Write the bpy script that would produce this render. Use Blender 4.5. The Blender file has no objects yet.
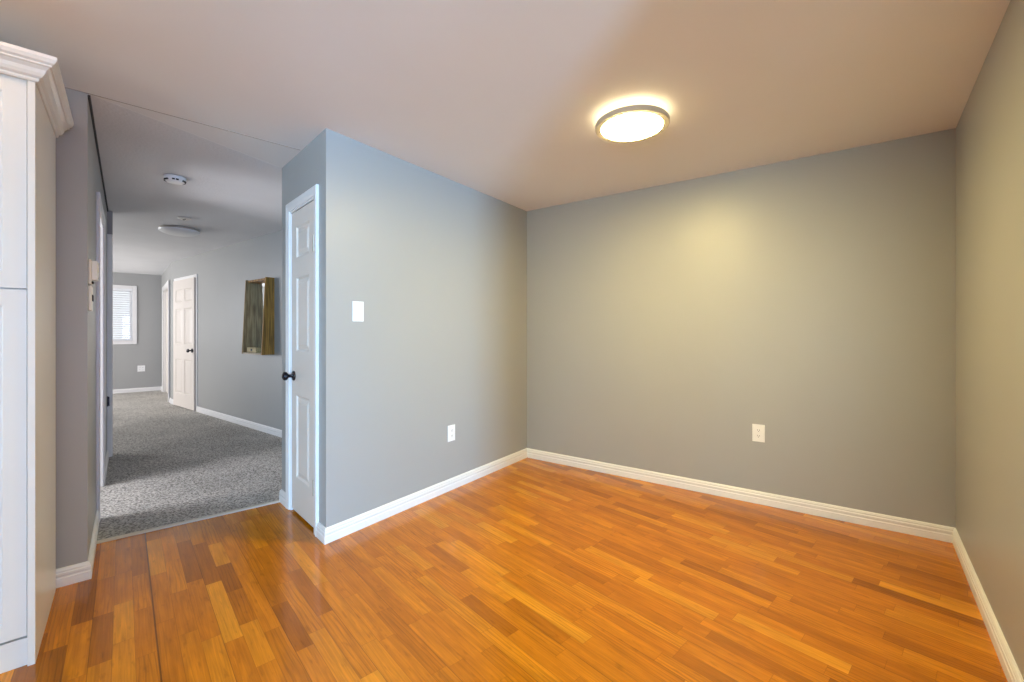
import bpy, bmesh, math, random
from mathutils import Vector, Matrix
random.seed(7)
SC = bpy.context.scene
COL = SC.collection
R = math.radians

# ------------------------------------------------------------------ camera
cam_d = bpy.data.cameras.new('camera')
cam_d.sensor_width = 36.0
cam_d.lens = 432.0 / 1024.0 * 36.0
cam_d.shift_y = -9.0 / 1024.0
cam_d.clip_start = 0.05
cam = bpy.data.objects.new('camera', cam_d)
cam.location = (0, 0, 1.22)
cam.rotation_euler = (R(90), 0, 0)
COL.objects.link(cam)
SC.camera = cam

# ------------------------------------------------------------------ look
SC.view_settings.view_transform = 'Standard'
SC.view_settings.look = 'None'
SC.view_settings.exposure = 0.0
SC.view_settings.gamma = 1.0
SC.view_settings.use_curve_mapping = False

world = bpy.data.worlds.new('daylight')
SC.world = world
world.use_nodes = True
bg = world.node_tree.nodes['Background']
LIGHTS = dict(rear=(245, 560, 950), side=(112, 112, 120), bed=(146, 146, 150), lamp=(200, 157, 60), halo=(3.2, 2.7, 1.7), kitchen=(5, 3.4, 1.6), khalo=(34, 24, 18), fill=(132, 172, 190), rear2=(40, 52, 104), sky=(1.0, 1.05, 1.1))
def split(k):
    c = LIGHTS[k]; p = max(max(c), 1e-6)
    return p, tuple(x / p for x in c)
bg.inputs[0].default_value = (*split('sky')[1], 1)
bg.inputs[1].default_value = split('sky')[0]

# the plan has two grids: the alcove grid and the kitchen / hall grid (turned 13 degrees)
UX, UY = 0.747, 0.6648           # hall grid, "right" axis
VX, VY = -0.6648, 0.747          # hall grid, "down the hall" axis
def W(u, v): return Vector((u * UX + v * VX, u * UY + v * VY))
H = 2.40

def area(name, loc, target, sx, sy, key, spread=180):
    power, color = split(key)
    l = bpy.data.lights.new(name, 'AREA'); l.shape = 'RECTANGLE'
    l.size = sx; l.size_y = sy; l.energy = power; l.color = color; l.spread = R(spread)
    o = bpy.data.objects.new(name, l); COL.objects.link(o)
    o.location = loc
    d = Vector(target) - Vector(loc)
    o.rotation_euler = d.to_track_quat('-Z', 'Y').to_euler()
    return o

# daylight through the window of the room behind the camera, then two added lights
def window_light(name, u, v, z, tu, tv, tz, sx, sy, key):
    a = W(u, v); b_ = W(tu, tv)
    return area(name, (a.x, a.y, z), (b_.x, b_.y, tz), sx, sy, key)
window_light('rear_window_daylight', -2.02, -6.08, 1.20, -1.2, 2.0, 1.5, 0.9, 1.5, 'rear')
window_light('rear_added_light', 0.35, -6.08, 1.10, 0.35, 2.0, 1.5, 1.1, 1.9, 'rear2')  # added light from an unseen rear opening, brightens hall and partition
window_light('kitchen_added_light', -3.62, -1.9, 1.10, 0.0, -1.9, 1.4, 2.0, 1.9, 'fill')  # added light from an unseen left opening, brightens the ceiling
# daylight in the rooms left of the hall
window_light('side_room_daylight', -2.35, 4.35, 1.1, 0.9, 4.25, 2.0, 1.2, 1.9, 'side')
# far bedroom: window in its left wall, out of view
FW = Vector((-7.30 - UX * 4.0 - VX * 1.9, 9.00 - UY * 4.0 - VY * 1.9))
area('bedroom_daylight', (FW.x + UX * 0.02, FW.y + UY * 0.02, 1.45), (FW.x + UX * 3 - VX * 0.4, FW.y + UY * 3 - VY * 0.4, 1.45), 2.3, 1.3, 'bed')

# ------------------------------------------------------------------ materials
def new_mat(name):
    m = bpy.data.materials.new(name); m.use_nodes = True
    nt = m.node_tree
    b = nt.nodes['Principled BSDF']
    return m, nt, b

def N(nt, kind, **kw):
    n = nt.nodes.new(kind)
    for k, v in kw.items(): setattr(n, k, v)
    return n

def simple(name, col, rough=0.5, metal=0.0, spec=0.5, bump=0.0, scale=200, var=0.0):
    m, nt, b = new_mat(name)
    b.inputs['Base Color'].default_value = (*col, 1)
    b.inputs['Roughness'].default_value = rough
    b.inputs['Metallic'].default_value = metal
    b.inputs['Specular IOR Level'].default_value = spec
    tc = N(nt, 'ShaderNodeTexCoord')
    if bump > 0:
        no = N(nt, 'ShaderNodeTexNoise'); no.inputs['Scale'].default_value = scale
        no.inputs['Detail'].default_value = 3
        nt.links.new(tc.outputs['Object'], no.inputs['Vector'])
        bp = N(nt, 'ShaderNodeBump'); bp.inputs['Strength'].default_value = bump
        bp.inputs['Distance'].default_value = 0.003
        nt.links.new(no.outputs['Fac'], bp.inputs['Height'])
        nt.links.new(bp.outputs['Normal'], b.inputs['Normal'])
    if var > 0:
        n2 = N(nt, 'ShaderNodeTexNoise'); n2.inputs['Scale'].default_value = 2.5
        nt.links.new(tc.outputs['Object'], n2.inputs['Vector'])
        mx = N(nt, 'ShaderNodeMix', data_type='RGBA')
        mx.inputs[6].default_value = (*[c * (1 - var) for c in col], 1)
        mx.inputs[7].default_value = (*[min(1, c * (1 + var)) for c in col], 1)
        nt.links.new(n2.outputs['Fac'], mx.inputs[0])
        nt.links.new(mx.outputs[2], b.inputs['Base Color'])
    return m

M_WALL = simple('grey_satin_paint', (0.365, 0.365, 0.355), 0.42, bump=0.05, scale=160, var=0.02)
M_CEIL = simple('white_ceiling_paint', (0.82, 0.81, 0.80), 0.75, bump=0.08, scale=60, var=0.02)
M_POP = simple('stippled_ceiling', (0.76, 0.76, 0.77), 0.95, bump=1.0, scale=55, var=0.05)
M_TRIM = simple('white_trim_paint', (0.80, 0.785, 0.775), 0.32, bump=0.01)
M_DOOR = simple('white_door_paint', (0.76, 0.69, 0.625), 0.35, bump=0.02, scale=300)
M_CAB = simple('white_cabinet_lacquer', (0.72, 0.71, 0.70), 0.28)
M_PLATE = simple('white_plastic', (0.85, 0.85, 0.84), 0.3)
M_CREAM = simple('cream_plastic', (0.83, 0.79, 0.72), 0.4)
M_SLOT = simple('dark_slot', (0.02, 0.02, 0.02), 0.6)
M_BLACK = simple('black_metal', (0.008, 0.008, 0.012), 0.25, metal=0.3)
M_BRASS = simple('brushed_hinge', (0.55, 0.50, 0.40), 0.4, metal=0.9)
M_NICKEL = simple('brushed_nickel', (0.55, 0.50, 0.44), 0.45, metal=0.3)
M_DOME = simple('opal_glass', (0.86, 0.87, 0.87), 0.3)
M_SEAM = simple('seam_bead', (0.33, 0.29, 0.26), 0.8)
M_STRIP = simple('threshold_metal', (0.62, 0.55, 0.45), 0.45, metal=0.3)
M_BLIND = simple('white_blind', (0.85, 0.86, 0.88), 0.5)
M_VINYL = simple('white_vinyl', (0.82, 0.83, 0.84), 0.3)

def glow(name, key):
    m, nt, b = new_mat(name)
    p, c = split(key)
    b.inputs['Base Color'].default_value = (1, 1, 1, 1)
    b.inputs['Emission Color'].default_value = (*c, 1)
    b.inputs['Emission Strength'].default_value = p
    return m
M_LAMP = glow('lamp_glow', 'lamp'); M_LAMPB = glow('lamp_back_glow', 'halo'); M_LAMPK = glow('kitchen_lamp_glow', 'kitchen'); M_LAMPKB = glow('kitchen_lamp_back_glow', 'khalo')

m, nt, b = new_mat('mirror_glass'); M_MIRROR = m
b.inputs['Base Color'].default_value = (0.85, 0.88, 0.88, 1)
b.inputs['Metallic'].default_value = 1.0; b.inputs['Roughness'].default_value = 0.03

m, nt, b = new_mat('window_glass'); M_GLASS = m
out = nt.nodes['Material Output']
tr = N(nt, 'ShaderNodeBsdfTransparent'); gl = N(nt, 'ShaderNodeBsdfGlossy')
gl.inputs['Roughness'].default_value = 0.02
fr = N(nt, 'ShaderNodeFresnel'); mx = N(nt, 'ShaderNodeMixShader')
nt.links.new(fr.outputs[0], mx.inputs[0]); nt.links.new(tr.outputs[0], mx.inputs[1]); nt.links.new(gl.outputs[0], mx.inputs[2])
nt.links.new(mx.outputs[0], out.inputs['Surface'])

def wood_board(name, c0, c1, axis=2):
    m, nt, b = new_mat(name)
    tc = N(nt, 'ShaderNodeTexCoord'); mp = N(nt, 'ShaderNodeMapping')
    s = [60, 60, 60]; s[axis] = 4
    mp.inputs['Scale'].default_value = s
    no = N(nt, 'ShaderNodeTexNoise'); no.inputs['Scale'].default_value = 1; no.inputs['Detail'].default_value = 6
    cr = N(nt, 'ShaderNodeValToRGB')
    cr.color_ramp.elements[0].color = (*c0, 1); cr.color_ramp.elements[1].color = (*c1, 1)
    cr.color_ramp.elements[0].position = 0.35; cr.color_ramp.elements[1].position = 0.65
    nt.links.new(tc.outputs['Object'], mp.inputs['Vector']); nt.links.new(mp.outputs[0], no.inputs['Vector'])
    nt.links.new(no.outputs['Fac'], cr.inputs[0]); nt.links.new(cr.outputs[0], b.inputs['Base Color'])
    b.inputs['Roughness'].default_value = 0.65
    return m
M_WB = wood_board('barn_wood_golden', (0.17, 0.078, 0.012), (0.42, 0.205, 0.032))
M_WG = wood_board('barn_wood_grey', (0.19, 0.110, 0.042), (0.47, 0.325, 0.155))
M_WE = wood_board('pale_wood_edge', (0.38, 0.31, 0.22), (0.55, 0.47, 0.36))

# hardwood strip floor (three-strip planks, laid along the hall grid)
def make_floor_mat():
    m, nt, b = new_mat('oak_strip_floor')
    L = nt.links.new
    tc = N(nt, 'ShaderNodeTexCoord')
    def dot(vec):
        d = N(nt, 'ShaderNodeVectorMath', operation='DOT_PRODUCT'); d.inputs[1].default_value = vec
        L(tc.outputs['Object'], d.inputs[0]); return d.outputs['Value']
    def math_(op, a, bb=None, c=None):
        n = N(nt, 'ShaderNodeMath', operation=op)
        for i, x in enumerate((a, bb, c)):
            if x is None: continue
            if isinstance(x, (int, float)): n.inputs[i].default_value = x
            else: L(x, n.inputs[i])
        return n.outputs[0]
    def comb(x, y, z):
        n = N(nt, 'ShaderNodeCombineXYZ')
        for i, q in enumerate((x, y, z)):
            if isinstance(q, (int, float)): n.inputs[i].default_value = q
            else: L(q, n.inputs[i])
        return n.outputs[0]
    def wn(vec, which='Value'):
        n = N(nt, 'ShaderNodeTexWhiteNoise', noise_dimensions='3D'); L(vec, n.inputs['Vector']); return n.outputs[which]
    u = math_('ADD', dot((0.743, 0.669, 0)), -0.0995 + 20 * 0.195)
    v = math_('ADD', dot((-0.669, 0.743, 0)), 40.0)
    SW = 0.065
    us = math_('DIVIDE', u, SW)
    row = math_('FLOOR', us)
    fu = math_('FRACT', us)
    rlen = math_('ADD', math_('MULTIPLY', wn(comb(row, 3.3, 1.7)), 0.26), 0.30)
    roff = math_('MULTIPLY', wn(comb(row, 9.1, 4.2)), 3.0)
    vs = math_('DIVIDE', math_('ADD', v, roff), rlen)
    idx = math_('FLOOR', vs)
    fv = math_('FRACT', vs)
    rnd = wn(comb(row, idx, 5.5))
    rnd2 = wn(comb(row, idx, 8.5))
    ramp = N(nt, 'ShaderNodeValToRGB'); L(rnd, ramp.inputs[0])
    e = ramp.color_ramp.elements
    e[0].position = 0.0; e[0].color = (0.314, 0.097, 0.0020, 1)
    e[1].position = 1.0; e[1].color = (0.660, 0.262, 0.0100, 1)
    for p, c in ((0.04, (0.380, 0.120, 0.0020)), (0.15, (0.468, 0.151, 0.0022)), (0.40, (0.517, 0.169, 0.0026)), (0.75, (0.561, 0.190, 0.0032)), (0.93, (0.611, 0.226, 0.0060))):
        k = e.new(p); k.color = (*c, 1)
    # grain
    gv = comb(math_('ADD', math_('MULTIPLY', u, 95.0), math_('MULTIPLY', rnd2, 40.0)), math_('MULTIPLY', v, 3.2), math_('MULTIPLY', rnd, 30.0))
    g = N(nt, 'ShaderNodeTexNoise'); L(gv, g.inputs['Vector']); g.inputs['Scale'].default_value = 1.0
    g.inputs['Detail'].default_value = 5; g.inputs['Distortion'].default_value = 1.2
    gr = N(nt, 'ShaderNodeMapRange'); L(g.outputs['Fac'], gr.inputs[0])
    gr.inputs[1].default_value = 0.30; gr.inputs[2].default_value = 0.70
    gr.inputs[3].default_value = 0.80; gr.inputs[4].default_value = 1.14
    # wavy cathedral figure on a part of the strips
    wv = N(nt, 'ShaderNodeTexWave', wave_type='BANDS', bands_direction='X'); 
    wvec = comb(math_('ADD', math_('MULTIPLY', u, 9.0), math_('MULTIPLY', rnd2, 10.0)), math_('MULTIPLY', v, 1.3), rnd)
    L(wvec, wv.inputs['Vector']); wv.inputs['Scale'].default_value = 2.2; wv.inputs['Distortion'].default_value = 9.0
    wv.inputs['Detail'].default_value = 2; wv.inputs['Detail Scale'].default_value = 0.7
    wr = N(nt, 'ShaderNodeMapRange'); L(wv.outputs['Fac'], wr.inputs[0])
    wr.inputs[1].default_value = 0.0; wr.inputs[2].default_value = 0.30; wr.inputs[3].default_value = 0.78; wr.inputs[4].default_value = 1.0
    wsel = math_('GREATER_THAN', rnd2, 0.62)
    wm = N(nt, 'ShaderNodeMix', data_type='FLOAT'); L(wsel, wm.inputs[0]); wm.inputs[2].default_value = 1.0; L(wr.outputs[0], wm.inputs[3])
    # broad cloudy tone inside each strip and small dark flecks
    cl = N(nt, 'ShaderNodeTexNoise'); L(comb(math_('MULTIPLY', u, 22.0), math_('MULTIPLY', v, 4.5), math_('MULTIPLY', rnd2, 50.0)), cl.inputs['Vector'])
    cl.inputs['Scale'].default_value = 1.0; cl.inputs['Detail'].default_value = 3
    clr = N(nt, 'ShaderNodeMapRange'); L(cl.outputs['Fac'], clr.inputs[0]); clr.inputs[1].default_value = 0.3; clr.inputs[2].default_value = 0.7
    clr.inputs[3].default_value = 0.86; clr.inputs[4].default_value = 1.13
    fk = N(nt, 'ShaderNodeTexNoise'); L(comb(math_('MULTIPLY', u, 60.0), math_('MULTIPLY', v, 14.0), rnd), fk.inputs['Vector']); fk.inputs['Scale'].default_value = 1.0; fk.inputs['Detail'].default_value = 2
    fkr = N(nt, 'ShaderNodeMapRange'); L(fk.outputs['Fac'], fkr.inputs[0]); fkr.inputs[1].default_value = 0.62; fkr.inputs[2].default_value = 0.75
    fkr.inputs[3].default_value = 1.0; fkr.inputs[4].default_value = 0.78
    fac = math_('MULTIPLY', math_('MULTIPLY', gr.outputs[0], wm.outputs[0]), math_('MULTIPLY', clr.outputs[0], fkr.outputs[0]))
    # seams between strips, deeper ones between three-strip planks
    du = math_('MULTIPLY', math_('MINIMUM', fu, math_('SUBTRACT', 1.0, fu)), SW)
    dv = math_('MULTIPLY', math_('MINIMUM', fv, math_('SUBTRACT', 1.0, fv)), rlen)
    seam = math_('LESS_THAN', math_('MINIMUM', du, dv), 0.0009)
    up = math_('FRACT', math_('DIVIDE', u, 0.195))
    dp = math_('MULTIPLY', math_('MINIMUM', up, math_('SUBTRACT', 1.0, up)), 0.195)
    pseam = math_('LESS_THAN', dp, 0.0013)
    # the one open joint near the hall (a real gap, dark)
    gapu = math_('LESS_THAN', math_('ABSOLUTE', math_('ADD', u, -20 * 0.195)), 0.0034)
    s1 = math_('SUBTRACT', 1.0, math_('MULTIPLY', seam, 0.28))
    s2 = math_('SUBTRACT', 1.0, math_('MULTIPLY', pseam, 0.30))
    s3 = math_('SUBTRACT', 1.0, math_('MULTIPLY', gapu, 0.5))
    fac = math_('MULTIPLY', math_('MULTIPLY', fac, s1), math_('MULTIPLY', s2, s3))
    sc = N(nt, 'ShaderNodeVectorMath', operation='SCALE'); L(ramp.outputs[0], sc.inputs[0]); L(fac, sc.inputs['Scale'])
    L(sc.outputs[0], b.inputs['Base Color'])
    b.inputs['Specular IOR Level'].default_value = 0.42
    rr = N(nt, 'ShaderNodeMapRange'); L(g.outputs['Fac'], rr.inputs[0]); rr.inputs[3].default_value = 0.12; rr.inputs[4].default_value = 0.22
    L(rr.outputs[0], b.inputs['Roughness'])
    bp = N(nt, 'ShaderNodeBump'); bp.inputs['Strength'].default_value = 0.03; bp.inputs['Distance'].default_value = 0.001
    L(fac, bp.inputs['Height']); L(bp.outputs['Normal'], b.inputs['Normal'])
    return m
M_FLOOR = make_floor_mat()

def make_carpet_mat():
    m, nt, b = new_mat('grey_cut_pile_carpet')
    L = nt.links.new
    tc = N(nt, 'ShaderNodeTexCoord')
    n1 = N(nt, 'ShaderNodeTexNoise'); n1.inputs['Scale'].default_value = 85; n1.inputs['Detail'].default_value = 3
    n2 = N(nt, 'ShaderNodeTexNoise'); n2.inputs['Scale'].default_value = 1.6; n2.inputs['Detail'].default_value = 2
    L(tc.outputs['Object'], n1.inputs['Vector']); L(tc.outputs['Object'], n2.inputs['Vector'])
    r1 = N(nt, 'ShaderNodeValToRGB'); L(n1.outputs['Fac'], r1.inputs[0])
    r1.color_ramp.elements[0].position = 0.36; r1.color_ramp.elements[0].color = (0.19, 0.18, 0.165, 1)
    r1.color_ramp.elements[1].position = 0.62; r1.color_ramp.elements[1].color = (0.66, 0.63, 0.58, 1)
    mr = N(nt, 'ShaderNodeMapRange'); L(n2.outputs['Fac'], mr.inputs[0]); mr.inputs[1].default_value = .3; mr.inputs[2].default_value = .7
    mr.inputs[3].default_value = 0.86; mr.inputs[4].default_value = 1.12
    sc = N(nt, 'ShaderNodeVectorMath', operation='SCALE'); L(r1.outputs[0], sc.inputs[0]); L(mr.outputs[0], sc.inputs['Scale'])
    L(sc.outputs[0], b.inputs['Base Color'])
    b.inputs['Roughness'].default_value = 1.0; b.inputs['Specular IOR Level'].default_value = 0.05
    bp = N(nt, 'ShaderNodeBump'); bp.inputs['Strength'].default_value = 0.8; bp.inputs['Distance'].default_value = 0.006
    L(n1.outputs['Fac'], bp.inputs['Height']); L(bp.outputs['Normal'], b.inputs['Normal'])
    return m
M_CARPET = make_carpet_mat()

# ------------------------------------------------------------------ mesh helpers
def obj(name, bm, mat, parent=None, smooth=False, mats=None):
    bmesh.ops.recalc_face_normals(bm, faces=bm.faces[:])
    me = bpy.data.meshes.new(name); bm.to_mesh(me); bm.free()
    for x in (mats or [mat]): me.materials.append(x)
    if smooth:
        for p in me.polygons: p.use_smooth = True
        try: me.set_sharp_from_angle(angle=R(35))
        except Exception: pass
    o = bpy.data.objects.new(name, me); COL.objects.link(o)
    if parent: o.parent = parent
    return o

def tag(o, label=None, cat=None, group=None, kind=None):
    if label: o['label'] = label
    if cat: o['category'] = cat
    if group: o['group'] = group
    if kind: o['kind'] = kind
    return o

def empty(name, loc, n=None, rz=None):
    """Empty at a thing's base; with n (outward normal of a wall) local +y looks out of the wall."""
    o = bpy.data.objects.new(name, None); COL.objects.link(o)
    o.location = loc; o.empty_display_size = 0.05
    if n is not None: rz = math.atan2(-n[0], n[1])
    o.rotation_euler = (0, 0, rz or 0)
    return o

def prism(bm, pts, z0, z1, mi=0):
    lo = [bm.verts.new((p[0], p[1], z0)) for p in pts]
    hi = [bm.verts.new((p[0], p[1], z1)) for p in pts]
    n = len(pts)
    fs = [bm.faces.new(lo[::-1]), bm.faces.new(hi)]
    for i in range(n):
        fs.append(bm.faces.new((lo[i], lo[(i + 1) % n], hi[(i + 1) % n], hi[i])))
    for f in fs: f.material_index = mi
    return fs

def box(bm, x0, x1, y0, y1, z0, z1, bev=0.0, mi=0):
    vs0 = set(bm.verts)
    fs = prism(bm, [(x0, y0), (x1, y0), (x1, y1), (x0, y1)], z0, z1, mi)
    if bev > 0:
        es = list({e for f in fs for e in f.edges})
        bmesh.ops.bevel(bm, geom=es, offset=bev, segments=2, affect='EDGES', profile=0.5)

def lathe(bm, prof, axis='Z', seg=40, off=(0, 0, 0), mi=0):
    """prof: list of (r, h); revolved round the axis."""
    def P(r, h, a):
        c, s = r * math.cos(a), r * math.sin(a)
        if axis == 'Z': q = (c, s, h)
        elif axis == 'Y': q = (c, h, s)
        else: q = (h, c, s)
        return (q[0] + off[0], q[1] + off[1], q[2] + off[2])
    rings = []
    for r, h in prof:
        if r < 1e-6: rings.append([bm.verts.new(P(0, h, 0))])
        else: rings.append([bm.verts.new(P(r, h, 2 * math.pi * k / seg)) for k in range(seg)])
    for a, c in zip(rings, rings[1:]):
        if len(a) == 1 and len(c) == 1: continue
        for k in range(seg):
            j = (k + 1) % seg
            if len(a) == 1: f = bm.faces.new((a[0], c[k], c[j]))
            elif len(c) == 1: f = bm.faces.new((a[k], a[j], c[0]))
            else: f = bm.faces.new((a[k], a[j], c[j], c[k]))
            f.material_index = mi

def sweep(bm, prof, line, closed_prof=True):
    """prof: (out, z) points; line: plan polyline; out is to the RIGHT of travel."""
    line = [Vector(p) for p in line]
    rings = []
    for i, p in enumerate(line):
        ns = []
        if i > 0:
            d = (line[i] - line[i - 1]).normalized(); ns.append(Vector((d.y, -d.x)))
        if i < len(line) - 1:
            d = (line[i + 1] - line[i]).normalized(); ns.append(Vector((d.y, -d.x)))
        if len(ns) == 2:
            n = (ns[0] + ns[1]).normalized(); n = n / max(0.2, n.dot(ns[0]))
        else: n = ns[0]
        rings.append([bm.verts.new((p.x + n.x * o, p.y + n.y * o, z)) for o, z in prof])
    k = len(prof)
    for a, c in zip(rings, rings[1:]):
        for j in range(k):
            bm.faces.new((a[j], a[(j + 1) % k], c[(j + 1) % k], c[j]))
    bm.faces.new(rings[0]); bm.faces.new(rings[-1][::-1])

def struct(name, bm, mat, label, cat, **kw):
    o = obj(name, bm, mat, **kw)
    return tag(o, label, cat, kind='structure')

def V2(x, y): return Vector((x, y))
def along(p, d, s): return V2(p[0] + d[0] * s, p[1] + d[1] * s)

# ------------------------------------------------------------------ plan points (metres)
C1 = V2(-1.076, 2.499)           # outer corner of the closet block
C2 = V2(0.145, 4.222)            # back left corner of the alcove
C3 = V2(2.568, 2.500)            # back right corner
dR = (C3 - V2(1.773, 1.536)).normalized()
RE = C3 - dR * 2.80              # near end of the right wall
dC = V2(-0.688, 0.7257)          # along the closet door face
C0 = along(C1, dC, 0.847)
dP = (C2 - C1).normalized(); nP = V2(dP.y, -dP.x)      # partition, facing the alcove
dB = (C3 - C2).normalized(); nB = V2(dB.y, -dB.x)      # back wall faces the camera
nR = V2(-dR.y, dR.x)                                   # right wall faces left
nC = V2(-dC.y, dC.x)                                   # closet door face looks left/front
if nC.y > 0: nC = -nC
PC = V2(-2.100, 2.137)           # corner of the kitchen pier
uA = V2(UX, UY); vA = V2(VX, VY)
E1 = V2(-5.75, 7.30)
M_ = V2(-1.05, 3.79)
dH = (E1 - M_).normalized()      # hall right wall, going away
nH = V2(dH.y, -dH.x)
if nH.y > 0: nH = -nH
FC = V2(-7.30, 9.00)             # far corner
T = 0.10

# ------------------------------------------------------------------ floors and ceilings
thrA = V2(-2.46, 2.45); thrB = along(C0, V2(0.67, 0.74), 0.06)
td = (thrB - thrA).normalized()
bm = bmesh.new()
farR = along(thrB, td, 4.0); farL = along(thrA, td, -3.5)
prism(bm, [farL, W(-4.0, -6.6), W(3.6, -6.6), W(4.6, 1.0), farR], -0.06, 0.0)
struct('floor', bm, M_FLOOR, 'orange oak strip floor of the dining alcove and kitchen', 'floor')
bm = bmesh.new()
prism(bm, [farR, along(farR, vA, 8), W(-1.0, 13.2), W(-6.2, 13.2), W(-6.2, 2.0), farL], -0.06, 0.008)
struct('floor_hall', bm, M_CARPET, 'grey speckled carpet in the hall and far bedroom', 'carpet')
bm = bmesh.new()
nt_ = V2(td.y, -td.x)
sweep(bm, [(0.018, 0.0), (0.018, 0.004), (0.008, 0.011), (-0.008, 0.011), (-0.012, 0.004), (-0.012, 0.0)], [thrA, thrB])
struct('trim_1', bm, M_STRIP, 'thin pale transition strip between hall carpet and oak floor', 'threshold strip')

bm = bmesh.new()
prism(bm, [W(-6.4, -6.8), W(5.0, -6.8), W(5.6, 3.0), W(3.0, 13.4), W(-6.4, 13.4)], H, H + 0.1)
struct('ceiling', bm, M_CEIL, 'smooth off white ceiling above the alcove and kitchen', 'ceiling')
bm = bmesh.new()
prism(bm, [PC, C0, M_, E1, FC, along(FC, uA, -3.9), along(PC, vA, 2.9) - uA * 4.0, PC - uA * 4.0 + vA * 0.3], H - 0.0006, H)
struct('ceiling_hall', bm, M_POP, 'stippled grey ceiling over the carpeted hall', 'ceiling')
bm = bmesh.new()
sweep(bm, [(0.0022, H), (0.0016, H - 0.0016), (-0.0016, H - 0.0016), (-0.0022, H)], [V2(-2.16, 2.077), V2(-1.372, 2.802)])
struct('trim_2', bm, M_SEAM, 'thin seam line across the ceiling from the pier to the closet', 'ceiling seam')

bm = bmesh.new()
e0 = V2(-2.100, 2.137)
sweep(bm, [(0, H - 0.012), (0.008, H - 0.012), (0.010, H - 0.0015), (0, H - 0.0015)], [e0 + V2(VX, VY) * 0.01, e0 + V2(VX, VY) * 2.75])  # thin dark strip along the top edge of the hall left wall
struct('trim_3', bm, simple('dark_edge_strip', (0.06, 0.062, 0.065), 0.8), 'thin dark strip where the hall left wall meets the ceiling', 'ceiling strip')

# ------------------------------------------------------------------ walls
def wall(name, p, q, n, label, t=T, openings=(), z1=H, q2=None, p2=None):
    """wall with its visible face on p-q, thickness away from n; openings: (s0, s1, z0, z1) along p->q."""
    bm = bmesh.new()
    d = (q - p).normalized(); L = (q - p).length
    if not openings:
        prism(bm, [p, q, q2 or (q - n * t), p2 or (p - n * t)], 0, z1)
    else:
        def seg(a, c, za, zb):
            A = along(p, d, a); B_ = along(p, d, c)
            prism(bm, [A, B_, B_ - n * t, A - n * t], za, zb)
        cur = 0.0
        for s0, s1, za, zb in openings:
            if s0 > cur: seg(cur, s0, 0, z1)
            if za > 0: seg(s0, s1, 0, za)
            if zb < z1: seg(s0, s1, zb, z1)
            cur = s1
        if cur < L: seg(cur, L, 0, z1)
    return struct(name, bm, M_WALL, label, 'wall')

wall('wall_left', C1, C2, nP, 'grey wall on the left of the alcove with switch and outlet', p2=along(C1, dC, 0.10))
wall('wall_back', C2, C3, nB, 'grey back wall of the alcove under the lit lamp', p2=C2 - nB * T - dB * T)
wall('wall_right', C3, RE, nR, 'grey wall on the right edge of the alcove', p2=C3 - nR * T - nB * T, t=0.12)
# closet door wall
D0, D1 = 0.172, 0.650
ca = along(C1, dC, 0.10)
wall('wall_closet', ca, C0, nC, 'narrow grey wall around the closet door', openings=[(D0 - 0.10, D1 - 0.10, 0, 2.045)])
wall('wall_closet_side', C0 - nC * T, M_, V2(-0.74, 0.67), 'hidden side wall of the closet block')
# hall
HL = (E1 - M_).length
def hall_s(px):                      # distance along hall wall from M_ of the point seen at column px
    r = (px - 512) / 432.0
    return (r * M_.y - M_.x) / (dH.x - r * dH.y)
wall('wall_hall_right', M_, E1, nH, 'blue grey right wall of the hall with the mirror shelf')
wall('wall_hall_end', E1, FC, V2(-UX, -UY), 'short grey wall at the end of the hall', openings=[(0.35, 1.95, 0, 2.05)])
# far wall with window
WT0, WT1, WZ0, WZ1 = 0.45, 1.55, 1.035, 2.09
nF = V2(-VX, -VY)
dF = -uA
wall('wall_far', FC, along(FC, dF, 4.0), nF, 'grey far bedroom wall with the bright window', openings=[(WT0, WT1, WZ0, WZ1)])
wall('wall_far_left', along(FC, dF, 4.0), along(FC, dF, 4.0) - vA * 6.0, uA, 'grey left wall of the far bedroom', openings=[(0.72, 3.08, 0.75, 2.15)])
# hall left wall with the doorway
S_D0, S_D1 = 0.875, 1.68
S_END = 2.75
wall('wall_hall_left', PC, along(PC, vA, S_END), uA, 'dark grey left wall of the hall with thermostat', t=0.12, openings=[(S_D0, S_D1, 0, 2.05)])
# stub that juts into the hall
ST = along(PC, vA, S_END)
bm = bmesh.new()
prism(bm, [ST + uA * 0.038, ST - uA * 0.9, ST - uA * 0.9 + vA * 0.10, ST + uA * 0.038 + vA * 0.10], 0, H)
struct('wall_hall_stub', bm, M_WALL, 'slim grey wall end jutting into the hall on the left', 'wall')
wall('wall_side_room', PC - uA * 0.12 + vA * 0.35, PC - uA * 2.6 + vA * 0.35, V2(VX, VY), 'near wall of the room left of the hall')
wall('wall_side_room_end', PC - uA * 2.6 + vA * 0.25, PC - uA * 2.6 + vA * (S_END + 0.1), uA, 'end wall of the room left of the hall')
wall('wall_side_room_far', ST - uA * 0.9 + vA * 0.05, ST - uA * 2.6 + vA * 0.05, V2(-VX, -VY), 'far wall of the room left of the hall')
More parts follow.
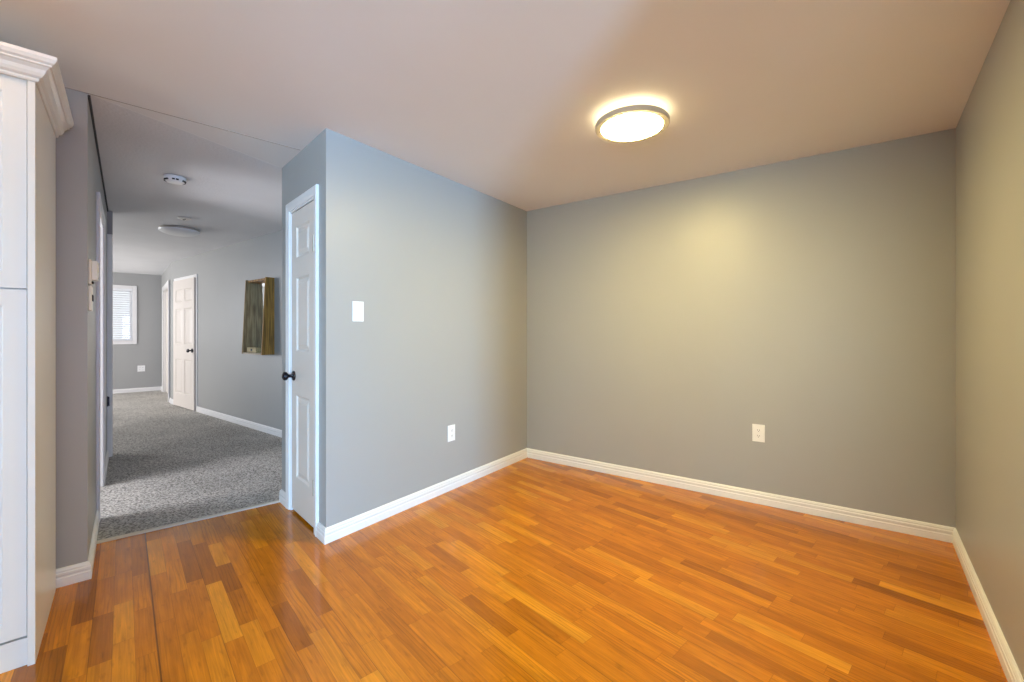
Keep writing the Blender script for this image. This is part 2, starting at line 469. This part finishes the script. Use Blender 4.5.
# kitchen side
wall('wall_pier', PC - uA * 0.12, PC - uA * 3.4, V2(-VX, -VY), 'kitchen wall behind the tall white cabinet', t=0.12, p2=PC - uA * 0.12 + vA * 0.12)
wall('wall_kitchen_left', PC - uA * 3.4, PC - uA * 3.4 - vA * 9.1, uA, 'left wall of the kitchen behind the camera', openings=[(3.84, 5.94, 0.0, 2.1)])
ru, rv = -2.02, -6.0
RA = W(PC.x * UX + PC.y * UY - 3.4, rv); RB = W(3.2, rv)
ra = (W(ru, rv) - RA).length
wall('wall_rear', RA, RB, V2(VX, VY), 'rear wall behind the camera with a daylight window', openings=[(ra - 0.5, ra + 0.5, 0.40, 2.0), (ra + 1.77, ra + 2.97, 0.0, 2.1)])
wall('wall_rear_right', RB, W(3.2, RE.x * VX + RE.y * VY), -uA, 'right wall of the room behind the camera')
wall('wall_right_return', RE - nR * 0.12, W(3.2, RE.x * VX + RE.y * VY), V2(-VX, -VY), 'return of the right alcove wall')

wall('wall_light_blocker', W(-1.65, -1.95), W(-0.94, -1.95), V2(VX, VY), 'added free-standing wall behind the camera that blocks rear daylight from the cabinet')  # added wall stub, keeps the rear window light off the cabinet

# ------------------------------------------------------------------ baseboards
BP = [(0, 0), (0.015, 0), (0.015, 0.040), (0.0125, 0.044), (0.0125, 0.050), (0.0145, 0.054), (0.0145, 0.064),
      (0.0115, 0.067), (0.0115, 0.072), (0.012, 0.075), (0.008, 0.083), (0.004, 0.087), (0, 0.087)]
def baseboard(name, line, label):
    bm = bmesh.new(); sweep(bm, BP, line)
    return struct(name, bm, M_TRIM, label, 'baseboard', smooth=False)
CAS = 0.057
baseboard('baseboard_left', [along(C1, dC, D0 - CAS + 0.004), C1, C2, C3, RE], 'white grooved baseboard around the alcove walls')
baseboard('baseboard_closet', [C0 - nC * 0.3 + V2(0, 0), C0, along(C1, dC, D1 + CAS - 0.004)], 'short white baseboard left of the closet door')
baseboard('baseboard_pier', [PC - uA * 0.16, PC, along(PC, vA, S_D0 - 0.062)], 'white baseboard wrapping the kitchen pier corner')
baseboard('baseboard_hall_left', [along(PC, vA, S_D1 + 0.062), ST], 'white baseboard on the hall left wall past the doorway')
HD0, HD1 = hall_s(197.6), hall_s(174.8)
baseboard('baseboard_hall_right', [along(M_, dH, HD0), M_], 'white baseboard under the mirror shelf wall')
baseboard('baseboard_hall_end', [along(E1, (FC - E1).normalized(), 0.27), E1, along(M_, dH, HD1)], 'bit of white baseboard at the end of the hall wall')
baseboard('baseboard_far', [along(FC, dF, 4.0), FC, along(FC, (E1 - FC).normalized(), 0.30)], 'white baseboard of the far bedroom wall')

# ------------------------------------------------------------------ doors
def panel_face(bm, x0, x1, z0, z1, yf, panels, rings):
    """front at y=yf (+y outward); panels: rects; rings: (inset, dy)."""
    xs = sorted({x0, x1, *[p[0] for p in panels], *[p[1] for p in panels]})
    zs = sorted({z0, z1, *[p[2] for p in panels], *[p[3] for p in panels]})
    for i in range(len(xs) - 1):
        for j in range(len(zs) - 1):
            cx, cz = (xs[i] + xs[i + 1]) / 2, (zs[j] + zs[j + 1]) / 2
            if any(p[0] < cx < p[1] and p[2] < cz < p[3] for p in panels): continue
            bm.faces.new([bm.verts.new((a, yf, c)) for a, c in ((xs[i], zs[j]), (xs[i + 1], zs[j]), (xs[i + 1], zs[j + 1]), (xs[i], zs[j + 1]))])
    for p in panels:
        prev = None
        for ins, dy in rings:
            rv_ = [bm.verts.new((a, yf + dy, c)) for a, c in ((p[0] + ins, p[2] + ins), (p[1] - ins, p[2] + ins), (p[1] - ins, p[3] - ins), (p[0] + ins, p[3] - ins))]
            if prev:
                for k in range(4):
                    bm.faces.new((prev[k], prev[(k + 1) % 4], rv_[(k + 1) % 4], rv_[k]))
            prev = rv_
        bm.faces.new(prev)

RAISED = [(0, 0), (0.004, -0.001), (0.014, -0.010), (0.022, -0.010), (0.046, -0.002)]
def slab(bm, x0, x1, z0, z1, yb, yf, panels, rings=RAISED):
    panel_face(bm, x0, x1, z0, z1, yf, panels, rings)
    # back and sides
    for q in ([(x0, yb, z0), (x0, yb, z1), (x1, yb, z1), (x1, yb, z0)],
              [(x0, yb, z0), (x0, yf, z0), (x0, yf, z1), (x0, yb, z1)],
              [(x1, yb, z0), (x1, yb, z1), (x1, yf, z1), (x1, yf, z0)],
              [(x0, yb, z0), (x1, yb, z0), (x1, yf, z0), (x0, yf, z0)],
              [(x0, yb, z1), (x0, yf, z1), (x1, yf, z1), (x1, yb, z1)]):
        bm.faces.new([bm.verts.new(c) for c in q])
    bmesh.ops.remove_doubles(bm, verts=bm.verts[:], dist=1e-5)

def knob_bm(x, z, y0):
    bm = bmesh.new()
    lathe(bm, [(0, 0), (0.032, 0.0), (0.033, 0.004), (0.030, 0.010), (0.014, 0.013), (0.011, 0.020), (0.011, 0.034), (0.018, 0.040),
               (0.027, 0.048), (0.029, 0.058), (0.026, 0.067), (0.016, 0.073), (0, 0.075)], 'Y', 28, (x, y0, z))
    return bm

def hinge_bm(x, z, y0):
    bm = bmesh.new()
    box(bm, x - 0.016, x + 0.016, y0 - 0.002, y0 + 0.0015, z - 0.045, z + 0.045)
    lathe(bm, [(0, z - 0.05), (0.006, z - 0.048), (0.006, z + 0.048), (0, z + 0.05)], 'Z', 12, (x, y0 + 0.006, 0))
    return bm

def casing_bm(x0, x1, ztop, w, th=0.017, y0=0.0, jamb=0.10):
    """U-shaped casing round an opening x0..x1, plus the jamb lining."""
    bm = bmesh.new()
    prof = [(0, 0), (0, th * 0.55), (0.008, th * 0.75), (w * 0.45, th * 0.8), (w * 0.7, th), (w - 0.006, th), (w, th * 0.8), (w, 0)]
    path = [((x0, 0), (-1, 0)), ((x0, ztop), (-1, 1)), ((x1, ztop), (1, 1)), ((x1, 0), (1, 0))]
    rings = []
    for (px, pz), (dx, dz) in path:
        rings.append([bm.verts.new((px + dx * o, y0 + h, pz + dz * o)) for o, h in prof])
    for a, c in zip(rings, rings[1:]):
        for j in range(len(prof)):
            bm.faces.new((a[j], a[(j + 1) % len(prof)], c[(j + 1) % len(prof)], c[j]))
    bm.faces.new(rings[0]); bm.faces.new(rings[-1][::-1])
    jt = 0.014
    box(bm, x0, x0 + jt, -jamb, 0.004, 0, ztop); box(bm, x1 - jt, x1, -jamb, 0.004, 0, ztop)
    box(bm, x0 + jt, x1 - jt, -jamb, 0.004, ztop - jt, ztop)
    # stop
    return bm

def door_at(name, mid, n, label):
    o = empty(name, (mid.x, mid.y, 0), n); tag(o, label, 'door', kind='structure'); return o

# door_1: the narrow closet door with three panels in one column
mid = along(C1, dC, (D0 + D1) / 2)
d1 = door_at('door_1', mid, nC, 'narrow white closet door with three panels and a black knob')
hw = (D1 - D0) / 2
obj('casing', casing_bm(-hw, hw, 2.045, CAS), M_TRIM, d1)
lx = V2(nC.y, -nC.x)                  # local +x in the plan
sgn = 1 if lx.dot(dC) > 0 else -1     # +x runs away from C1 when 1
dw = hw - 0.017
bm = bmesh.new()
px = dw - 0.095
slab(bm, -dw, dw, 0.018, 2.027, -0.037, -0.002, [(-px, px, 0.245, 0.80), (-px, px, 1.09, 1.585), (-px, px, 1.715, 1.925)])
obj('door_panel', bm, M_DOOR, d1)
obj('knob', knob_bm(sgn * (dw - 0.055), 0.925, -0.002), M_BLACK, d1, smooth=True)
for z in (0.27, 1.76):
    obj('hinge', hinge_bm(-sgn * (dw + 0.002), z, 0.0), M_BRASS, d1)

# door_2: six panel door on the hall right wall, standing slightly ajar
def six(dw, z0, z1):
    st, mu = 0.105, 0.095
    a, b_ = -dw + st, dw - st
    P = []
    for q0, q1 in ((a, -mu / 2), (mu / 2, b_)):
        P += [(q0, q1, 0.23, 0.79), (q0, q1, 1.02, 1.60), (q0, q1, 1.70, 1.91)]
    return P
s_mid = (HD0 + HD1) / 2
d2 = door_at('door_2', along(M_, dH, s_mid), nH, 'white closed six panel door with black knob in the hall right wall')
hw2 = (HD1 - HD0) / 2
lx2 = V2(nH.y, -nH.x); sg2 = 1 if lx2.dot(dH) > 0 else -1     # +x*sg2 runs away from the camera
obj('casing', casing_bm(-hw2 + 0.045, hw2 - 0.045, 2.06, 0.045, th=0.014, jamb=0.0), M_TRIM, d2)
bm = bmesh.new()
w2 = hw2 - 0.048
slab(bm, -w2, w2, 0.02, 2.055, 0.0, 0.022, six(w2, 0.02, 2.055))
leaf = obj('door_panel', bm, M_DOOR, d2)
hx = sg2 * w2
ang = 0.0
def about(o):
    o.matrix_local = Matrix.Translation((hx, 0.012, 0)) @ Matrix.Rotation(ang, 4, 'Z') @ Matrix.Translation((-hx, 0, 0))
about(leaf)
k2 = obj('knob', knob_bm(-sg2 * (w2 - 0.065), 0.935, 0.022), M_BLACK, d2, smooth=True); about(k2)
for z in (0.30, 1.80):
    obj('hinge', hinge_bm(sg2 * (w2 + 0.004), z, 0.022), M_BRASS, d2)

# door_3: closed white door in the short end wall
dE = (FC - E1).normalized()
nE = V2(-UX, -UY)
d3 = door_at('door_3', along(E1, dE, 1.15), nE, 'white framed doorway seen edge on by the far corner')
obj('casing', casing_bm(-0.80, 0.80, 2.05, 0.075, th=0.02), M_TRIM, d3)
bm = bmesh.new()
for c in (-0.395, 0.395):
    b2 = bmesh.new()
    slab(b2, c - 0.388, c + 0.388, 0.02, 2.03, -0.075, -0.04, [(x0 + c, x1 + c, z0, z1) for x0, x1, z0, z1 in six(0.388, 0, 2)])
    obj('door_panel', b2, M_DOOR, d3)
bm.free()

# door_4: open doorway on the hall left wall (only its casing shows)
s_m = (S_D0 + S_D1) / 2
d4 = door_at('door_4', along(PC, vA, s_m), uA, 'white cased doorway on the left of the hall past the thermostat')
hw4 = (S_D1 - S_D0) / 2
obj('casing', casing_bm(-hw4, hw4, 2.05, 0.062, th=0.018, jamb=0.12), M_TRIM, d4)

# door_5: white jamb with a black hinge at the wall end further down the hall
j0 = ST + uA * 0.02
d5 = door_at('door_5', j0, nF, 'white door jamb with a black hinge at the end of the hall left wall')
lx5 = V2(nF.y, -nF.x)
s5 = 1 if lx5.dot(uA) > 0 else -1
bm = bmesh.new()
prism(bm, [(-0.019, 0.0), (-0.018, 0.008), (0.010, 0.034), (0.019, 0.034), (0.019, 0.0)], 0.008, 2.15)
box(bm, *sorted((s5 * -0.019, s5 * 0.018)), 0.0, 0.028, 2.15, 2.168, 0.003)
obj('jamb', bm, simple('bright_jamb_paint', (0.9, 0.9, 0.9), 0.3), d5)
obj('hinge', hinge_bm(s5 * -0.018, 0.55, 0.034), M_BLACK, d5)

# ------------------------------------------------------------------ window at the far end
w1 = empty('window_1', (along(FC, dF, (WT0 + WT1) / 2).x, along(FC, dF, (WT0 + WT1) / 2).y, WZ0), nF)
tag(w1, 'bright far bedroom window with white frame and blind', 'window', kind='structure')
ww = (WT1 - WT0) / 2; wh = WZ1 - WZ0
bm = bmesh.new()
def frame(bm, hw_, z0, z1, w, y0, y1, bev=0.003):
    box(bm, -hw_, -hw_ + w, y0, y1, z0, z1, bev); box(bm, hw_ - w, hw_, y0, y1, z0, z1, bev)
    box(bm, -hw_ + w, hw_ - w, y0, y1, z0, z0 + w, bev); box(bm, -hw_ + w, hw_ - w, y0, y1, z1 - w, z1, bev)
frame(bm, ww + 0.06, -0.06, wh + 0.06, 0.065, 0.0, 0.018)
obj('window_casing', bm, M_TRIM, w1)
bm = bmesh.new()
frame(bm, ww, 0.0, wh, 0.05, -0.095, -0.045)
box(bm, -0.022, 0.022, -0.090, -0.05, 0.05, wh - 0.05, 0.002)
obj('window_frame', bm, M_VINYL, w1)
bm = bmesh.new(); box(bm, -ww + 0.05, ww - 0.05, -0.074, -0.068, 0.05, wh - 0.05)
obj('pane', bm, M_GLASS, w1)
bm = bmesh.new(); box(bm, -ww - 0.0, ww + 0.0, -0.044, 0.03, 0.0, 0.012, 0.002)
obj('window_sill', bm, M_TRIM, w1)
bl = empty('window_blind', (w1.location.x, w1.location.y, WZ0), nF)
tag(bl, 'white slatted blind hanging in the far window', 'blind')
bm = bmesh.new(); box(bm, -ww + 0.01, ww - 0.02, -0.038, -0.006, wh - 0.045, wh - 0.004, 0.003)
obj('head_rail', bm, M_BLIND, bl)
bm = bmesh.new()
nsl = 22
for i in range(nsl):
    z = 0.07 + i * (wh - 0.13) / (nsl - 1)
    v_ = [bm.verts.new(c) for c in ((-ww + 0.02, -0.034, z + 0.008), (ww - 0.10, -0.034, z + 0.008), (ww - 0.10, -0.010, z - 0.006), (-ww + 0.02, -0.010, z - 0.006))]
    w_ = [bm.verts.new((q.co.x, q.co.y, q.co.z + 0.002)) for q in v_]
    bm.faces.new(v_[::-1]); bm.faces.new(w_)
    for k in range(4): bm.faces.new((v_[k], v_[(k + 1) % 4], w_[(k + 1) % 4], w_[k]))
obj('slats', bm, M_BLIND, bl)
bm = bmesh.new(); box(bm, -ww + 0.02, ww - 0.10, -0.034, -0.010, 0.03, 0.048, 0.003)
obj('bottom_rail', bm, M_BLIND, bl)
for x in (-0.3, 0.3):
    bm = bmesh.new(); lathe(bm, [(0, 0.04), (0.0015, 0.04), (0.0015, wh - 0.02), (0, wh - 0.02)], 'Z', 6, (x, -0.022, 0))
    obj('cord', bm, M_BLIND, bl)

w3 = empty('window_3', (FW.x, FW.y, 0.75), uA); tag(w3, 'window in the left wall of the far bedroom', 'window', kind='structure')
bm = bmesh.new(); frame(bm, 1.18, 0, 1.40, 0.045, -0.095, -0.045); obj('window_frame', bm, M_VINYL, w3)
# rear window (behind the camera)
rw = W(ru, rv)
w2_ = empty('window_2', (rw.x, rw.y, 0.40), V2(VX, VY)); tag(w2_, 'daylight window in the rear wall behind the camera', 'window', kind='structure')
bm = bmesh.new(); frame(bm, 0.50, 0, 1.60, 0.04, -0.09, -0.05); obj('window_frame', bm, M_VINYL, w2_)

rw = W(0.35, rv)
w3_ = empty('door_6', (rw.x, rw.y, 0.0), V2(VX, VY)); tag(w3_, 'added unseen glazed patio door in the rear wall behind the camera', 'door', kind='structure')
bm = bmesh.new(); frame(bm, 0.60, 0, 2.1, 0.05, -0.09, -0.05); obj('door_frame', bm, M_VINYL, w3_)
rw = PC - uA * 3.4 - vA * 4.89
w4_ = empty('door_7', (rw.x, rw.y, 0.0), uA); tag(w4_, 'added unseen wide glazed door in the left kitchen wall to light the ceiling', 'door', kind='structure')
bm = bmesh.new(); frame(bm, 1.05, 0, 2.1, 0.05, -0.09, -0.05); obj('door_frame', bm, M_VINYL, w4_)

# ------------------------------------------------------------------ tall kitchen cabinet
FR = V2(-1.752, 1.588)                 # front right bottom corner of the side panel
dS = (V2(-2.161, 2.047) - FR).normalized()          # back towards the pier
nFr = -dS                                             # front looks towards the viewer
dL = V2(-dS.y, dS.x)                                  # left along the front
if dL.x > 0: dL = -dL
kc = empty('pantry_cabinet', (FR.x, FR.y, 0), nFr)
tag(kc, 'tall white pantry cabinet with crown moulding at the left edge', 'cabinet')
lxk = V2(nFr.y, -nFr.x); sk = 1 if lxk.dot(dL) > 0 else -1   # local x towards the left of the picture
DEP = 0.607
def kx(a, c): return sorted((sk * a, sk * c))
bm = bmesh.new(); box(bm, *kx(0, 0.020), -DEP, 0.0, 0.0, 2.15, 0.0015); obj('side_panel', bm, M_CAB, kc)
bm = bmesh.new(); box(bm, *kx(0.464, 0.484), -DEP, 0.0, 0.0, 2.15, 0.0015); obj('side_panel', bm, M_CAB, kc)
bm = bmesh.new()
box(bm, *kx(0.020, 0.464), -DEP, -0.032, 0.105, 2.15); obj('carcass', bm, M_CAB, kc)
bm = bmesh.new(); box(bm, *kx(0.0215, 0.4625), -0.085, -0.014, 0.0, 0.100, 0.001)
obj('toe_kick', bm, M_CAB, kc)
SH = [(0, 0), (0.003, -0.001), (0.008, -0.010), (0.012, -0.010)]
for z0, z1 in ((0.110, 1.374), (1.379, 2.142)):
    bm = bmesh.new()
    a, c = kx(0.0225, 0.46)
    slab(bm, a, c, z0, z1, -0.030, -0.010, [(a + 0.056, c - 0.056, z0 + 0.056, z1 - 0.056)], SH)
    obj('cabinet_door', bm, M_CAB, kc)
bm = bmesh.new()
cz = 2.138
CP = [(0.0, 0.0), (0.006, 0.0), (0.010, 0.006), (0.010, 0.012), (0.020, 0.018), (0.026, 0.028), (0.030, 0.040), (0.040, 0.050),
      (0.046, 0.052), (0.046, 0.058), (0.054, 0.064), (0.060, 0.076), (0.060, 0.088), (0.0, 0.088)]
# path in local coordinates of the cabinet: from the left of the front, round the corner, back to the pier
pth = [(sk * 0.484, -DEP + 0.002), (sk * 0.484, 0.0), (0.0, 0.0), (0.0, -DEP + 0.002)]
pr = [(o, cz + z) for o, z in CP]
# the outer side must be to the right of travel
test = Vector((pth[2][0] - pth[1][0], pth[2][1] - pth[1][1])); right = Vector((test.y, -test.x))
if right.y < 0: pth = pth[::-1]
sweep(bm, pr, pth)
obj('crown_moulding', bm, M_CAB, kc)

# ------------------------------------------------------------------ switch and outlets
def rocker_plate(name, base, n, z, w, h, label, cat, kind, group=None):
    o = empty(name, (base.x, base.y, z), n); tag(o, label, cat, group)
    bm = bmesh.new(); box(bm, -w / 2, w / 2, 0, 0.006, -h / 2, h / 2, 0.002); obj('cover_plate', bm, M_PLATE, o)
    if kind == 'switch':
        bm = bmesh.new()
        v_ = [(-0.0165, 0.006), (0.0165, 0.006)]
        box(bm, -0.017, 0.017, 0.005, 0.0085, -0.034, 0.034, 0.001)
        obj('rocker', bm, M_PLATE, o)
    else:
        nx = (-0.023, 0.023) if kind == 'double' else (0,)
        for cx in nx:
            for cz_ in (0.020, -0.020):
                bm = bmesh.new()
                box(bm, cx - 0.0165, cx + 0.0165, 0.005, 0.0078, cz_ - 0.0145, cz_ + 0.0145, 0.002)
                r_ = obj('receptacle', bm, M_PLATE, o)
                bm = bmesh.new()
                for sx in (-0.0065, 0.0065): box(bm, cx + sx - 0.0011, cx + sx + 0.0011, 0.0074, 0.0081, cz_ - 0.002, cz_ + 0.007)
                lathe(bm, [(0, 0.0074), (0.0024, 0.0074), (0.0024, 0.0081), (0, 0.0081)], 'Y', 10, (cx, 0, cz_ - 0.0075))
                obj('slots', bm, M_SLOT, r_)
    for sz in ((-h * 0.40, h * 0.40) if kind == 'switch' else (0,)):
        bm = bmesh.new(); lathe(bm, [(0, 0.0055), (0.003, 0.0055), (0.003, 0.0068), (0, 0.0072)], 'Y', 10, (0, 0, sz))
        obj('screw', bm, M_PLATE, o)
    return o

def on_line(p, d, px):
    r = (px - 512) / 432.0
    s = (r * p.y - p.x) / (d.x - r * d.y)
    return along(p, d, s)
def zof(pt, py): return 1.22 - pt.y * (py - 332) / 432.0
q = on_line(C1, dP, 357.8)
rocker_plate('light_switch', q, nP, zof(q, 311.5), 0.078, 0.124, 'white rocker light switch high on the left alcove wall', 'switch', 'switch')
q = on_line(C1, dP, 451.2)
rocker_plate('wall_outlet', q, nP, zof(q, 433), 0.078, 0.124, 'white outlet low on the left alcove wall below the light switch', 'outlet', 'duplex', 'wall outlets')
q = on_line(C2, dB, 758.6)
rocker_plate('wall_outlet', q, nB, zof(q, 433), 0.078, 0.124, 'white outlet low on the back wall of the alcove', 'outlet', 'duplex', 'wall outlets')
q = on_line(FC, dF, 141.3)
rocker_plate('wall_outlet', q, nF, zof(q, 368.5), 0.118, 0.122, 'small square white outlet under the far bedroom window', 'outlet', 'double', 'wall outlets')

# thermostat and switch plate on the hall left wall by the pier corner
q = along(PC, vA, 0.12)
th = empty('thermostat', (q.x, q.y, 1.53), uA); tag(th, 'cream ribbed control box on the hall left wall, above the cream switch plate', 'thermostat')
bm = bmesh.new(); box(bm, -0.055, 0.055, 0, 0.010, -0.065, 0.060, 0.003); obj('back_plate', bm, M_CREAM, th)
bm = bmesh.new(); box(bm, -0.042, 0.044, 0.010, 0.034, -0.045, 0.055, 0.004)
for i in range(5): box(bm, -0.030, 0.032, 0.034, 0.037, -0.032 + i * 0.018, -0.022 + i * 0.018, 0.001)
obj('cover', bm, M_CREAM, th)
bm = bmesh.new(); box(bm, -0.03, 0.03, 0.010, 0.018, -0.060, -0.050, 0.002); obj('lever', bm, M_SLOT, th)
sp = empty('switch_plate', (q.x, q.y, 1.395), uA); tag(sp, 'cream double switch plate on the hall left wall, right under the control box', 'switch')
bm = bmesh.new(); box(bm, -0.058, 0.058, 0, 0.012, -0.066, 0.060, 0.003); obj('cover_plate', bm, M_CREAM, sp)
for x in (-0.024, 0.024):
    bm = bmesh.new(); box(bm, x - 0.005, x + 0.005, 0.011, 0.016, -0.016, 0.016, 0.001); obj('toggle', bm, M_SLOT, sp)

# ------------------------------------------------------------------ ceiling things
def ceil_pt(px, py, z=H):
    D = 432.0 * (z - 1.22) / (332 - py); return V2((px - 512) / 432.0 * D, D)
# lit alcove lamp
RL = 0.194
def disc_lamp(name, q, label, glow_m, back_m):
    lp = empty(name, (q.x, q.y, H), rz=0); tag(lp, label, 'ceiling lamp')
    bm = bmesh.new(); lathe(bm, [(0, 0.0), (0.100, 0.0), (0.100, -0.040), (0, -0.040)], 'Z', 48); obj('base', bm, M_PLATE, lp, smooth=True)
    bm = bmesh.new(); lathe(bm, [(0.140, -0.0405), (0.184, -0.0405), (0.184, -0.0415), (0.140, -0.0415)], 'Z', 64); obj('halo_ring', bm, back_m, lp, smooth=True)
    bm = bmesh.new()
    lathe(bm, [(0.100, -0.042), (RL, -0.042), (RL + 0.001, -0.044), (RL + 0.001, -0.064), (RL - 0.003, -0.068), (0.165, -0.068), (0.162, -0.065), (0.162, -0.050), (0.100, -0.050), (0.100, -0.042)], 'Z', 72)
    obj('rim', bm, M_NICKEL, lp, smooth=True)
    bm = bmesh.new(); lathe(bm, [(0, -0.051), (0.1615, -0.051), (0.1615, -0.066), (0.150, -0.0715), (0.125, -0.0775), (0.090, -0.0825), (0.045, -0.0855), (0, -0.0865)], 'Z', 72)
    obj('diffuser', bm, glow_m, lp, smooth=True)
disc_lamp('ceiling_lamp', ceil_pt(631.7, 126.6, H - 0.06), 'lit round flush ceiling lamp with a thin metal rim in the alcove', M_LAMP, M_LAMPB)
disc_lamp('kitchen_ceiling_lamp', V2(-1.75, 1.13), 'lit round ceiling lamp of the kitchen, in front of the tall white cabinet', M_LAMPK, M_LAMPKB)

# hall lamp, off
q = ceil_pt(179.5, 229.5, H - 0.01)
hl = empty('hall_ceiling_lamp', (q.x, q.y, H - 0.006), rz=0); tag(hl, 'unlit white dome lamp on the hall ceiling beyond the smoke detector', 'ceiling lamp')
bm = bmesh.new(); lathe(bm, [(0, 0), (0.185, 0), (0.185, -0.014), (0.17, -0.018), (0, -0.018)], 'Z', 48); obj('base', bm, M_NICKEL, hl, smooth=True)
bm = bmesh.new()
lathe(bm, [(0, -0.016)] + [(0.192 * math.cos(a), -0.018 - 0.055 * math.sin(a)) for a in [R(k * 7.5) for k in range(12)]] + [(0, -0.073)], 'Z', 48)
obj('glass_shade', bm, M_DOME, hl, smooth=True)

# smoke detector
q = ceil_pt(175, 178, H - 0.01)
sd = empty('smoke_detector', (q.x, q.y, H - 0.006), rz=0); tag(sd, 'round white smoke detector with dark vents, nearest on the hall ceiling', 'smoke detector')
bm = bmesh.new(); lathe(bm, [(0, 0), (0.072, 0), (0.072, -0.012), (0, -0.012)], 'Z', 40); obj('mounting_base', bm, M_DOME, sd, smooth=True)
bm = bmesh.new(); lathe(bm, [(0, -0.012), (0.069, -0.012), (0.067, -0.024), (0.056, -0.036), (0.035, -0.042), (0, -0.043)], 'Z', 40); obj('housing', bm, M_PLATE, sd, smooth=True)
bm = bmesh.new()
for k in range(18):
    if k % 3 == 2: continue
    a = 2 * math.pi * k / 18
    c, s = math.cos(a), math.sin(a)
    b2 = bmesh.new(); box(b2, 0.053, 0.068, -0.0085, 0.0085, -0.0325, -0.0235)
    for v_ in b2.verts: v_.co = Vector((v_.co.x * c - v_.co.y * s, v_.co.x * s + v_.co.y * c, v_.co.z))
    me = bpy.data.meshes.new('tmp'); b2.to_mesh(me); b2.free(); bm.from_mesh(me); bpy.data.meshes.remove(me)
obj('vents', bm, M_SLOT, sd)

# bare fitting between detector and dome lamp
q = ceil_pt(184.5, 218.5, H - 0.01)
bf = empty('ceiling_bracket', (q.x, q.y, H - 0.006), rz=R(-35)); tag(bf, 'small cream bracket plate on the hall ceiling, just before the dome lamp', 'bracket')
bm = bmesh.new(); lathe(bm, [(0, 0), (0.058, 0), (0.056, -0.008), (0.046, -0.012), (0, -0.012)], 'Z', 28); obj('plate', bm, M_CREAM, bf, smooth=True)
bm = bmesh.new()
box(bm, -0.030, -0.014, -0.008, 0.008, -0.016, -0.012, 0.001); box(bm, 0.014, 0.024, -0.006, 0.006, -0.016, -0.012, 0.001)
obj('clips', bm, M_SLOT, bf)

# ------------------------------------------------------------------ mirror shelf on the hall wall
qa = on_line(M_, dH, 250.0); qb = on_line(M_, dH, 275.0)
mw = (qa - qb).length
WIDTH = 0.545
q = on_line(M_, dH, 274.5)
cen = along(q, dH, WIDTH / 2)
zt, zb = zof(q, 277.8), zof(q, 354.6)
ms = empty('mirror_shelf', (cen.x, cen.y, zb), nH)
tag(ms, 'weathered wood mirror shelf with tapered sides on the hall right wall', 'mirror shelf')
SHH = zt - zb
d_t, d_b = 0.098, 0.142
def side_bm(x0, x1):
    bm = bmesh.new()
    prof = [(0, 0), (d_b, 0), (d_t, SHH), (0, SHH)]
    A = [bm.verts.new((x0, y, z)) for y, z in prof]; B_ = [bm.verts.new((x1, y, z)) for y, z in prof]
    bm.faces.new(A); bm.faces.new(B_[::-1])
    for k in range(4): bm.faces.new((A[k], A[(k + 1) % 4], B_[(k + 1) % 4], B_[k]))
    return bm
hwm = WIDTH / 2; tk = 0.018
lxm = V2(nH.y, -nH.x); sm = 1 if lxm.dot(dH) > 0 else -1        # local +x*sm = far (picture left) end
near = sorted((-sm * hwm, -sm * (hwm - tk))); farx = sorted((sm * hwm, sm * (hwm - tk)))
tag(obj('side_board', side_bm(*near), M_WB, ms), 'golden brown side board')
tag(obj('side_board', side_bm(*farx), M_WG, ms), 'grey weathered side board')
bm = bmesh.new(); box(bm, -hwm + tk, hwm - tk, 0.0, d_b - 0.004, 0.0, 0.016, 0.001); obj('shelf_board', bm, M_WE, ms)
bm = bmesh.new(); box(bm, -hwm + tk, hwm - tk, 0.0, d_t - 0.02, SHH - 0.030, SHH - 0.004, 0.001); obj('top_board', bm, M_WB, ms)
bm = bmesh.new(); box(bm, -hwm + tk, hwm - tk, 0.0, 0.006, 0.016, SHH - 0.030); obj('mirror', bm, M_MIRROR, ms)
# little wooden box standing on its shelf
bxp = V2(cen.x, cen.y) + nH * 0.070 + dH * 0.085
wb = empty('wooden_box', (bxp.x, bxp.y, zb + 0.0168), nH); tag(wb, 'small pale wooden box standing on the mirror shelf', 'box')
M_BOX = wood_board('pale_box_wood', (0.30, 0.22, 0.09), (0.55, 0.45, 0.24), axis=0)
bm = bmesh.new(); box(bm, -0.125, 0.125, -0.035, 0.035, 0, 0.050, 0.002); obj('body', bm, M_BOX, wb)
bm = bmesh.new(); box(bm, -0.127, 0.127, -0.037, 0.037, 0.050, 0.062, 0.002); obj('lid', bm, M_BOX, wb)
bm = bmesh.new(); box(bm, -0.018, 0.018, 0.035, 0.040, 0.020, 0.048, 0.001); obj('clasp', bm, M_SLOT, wb)
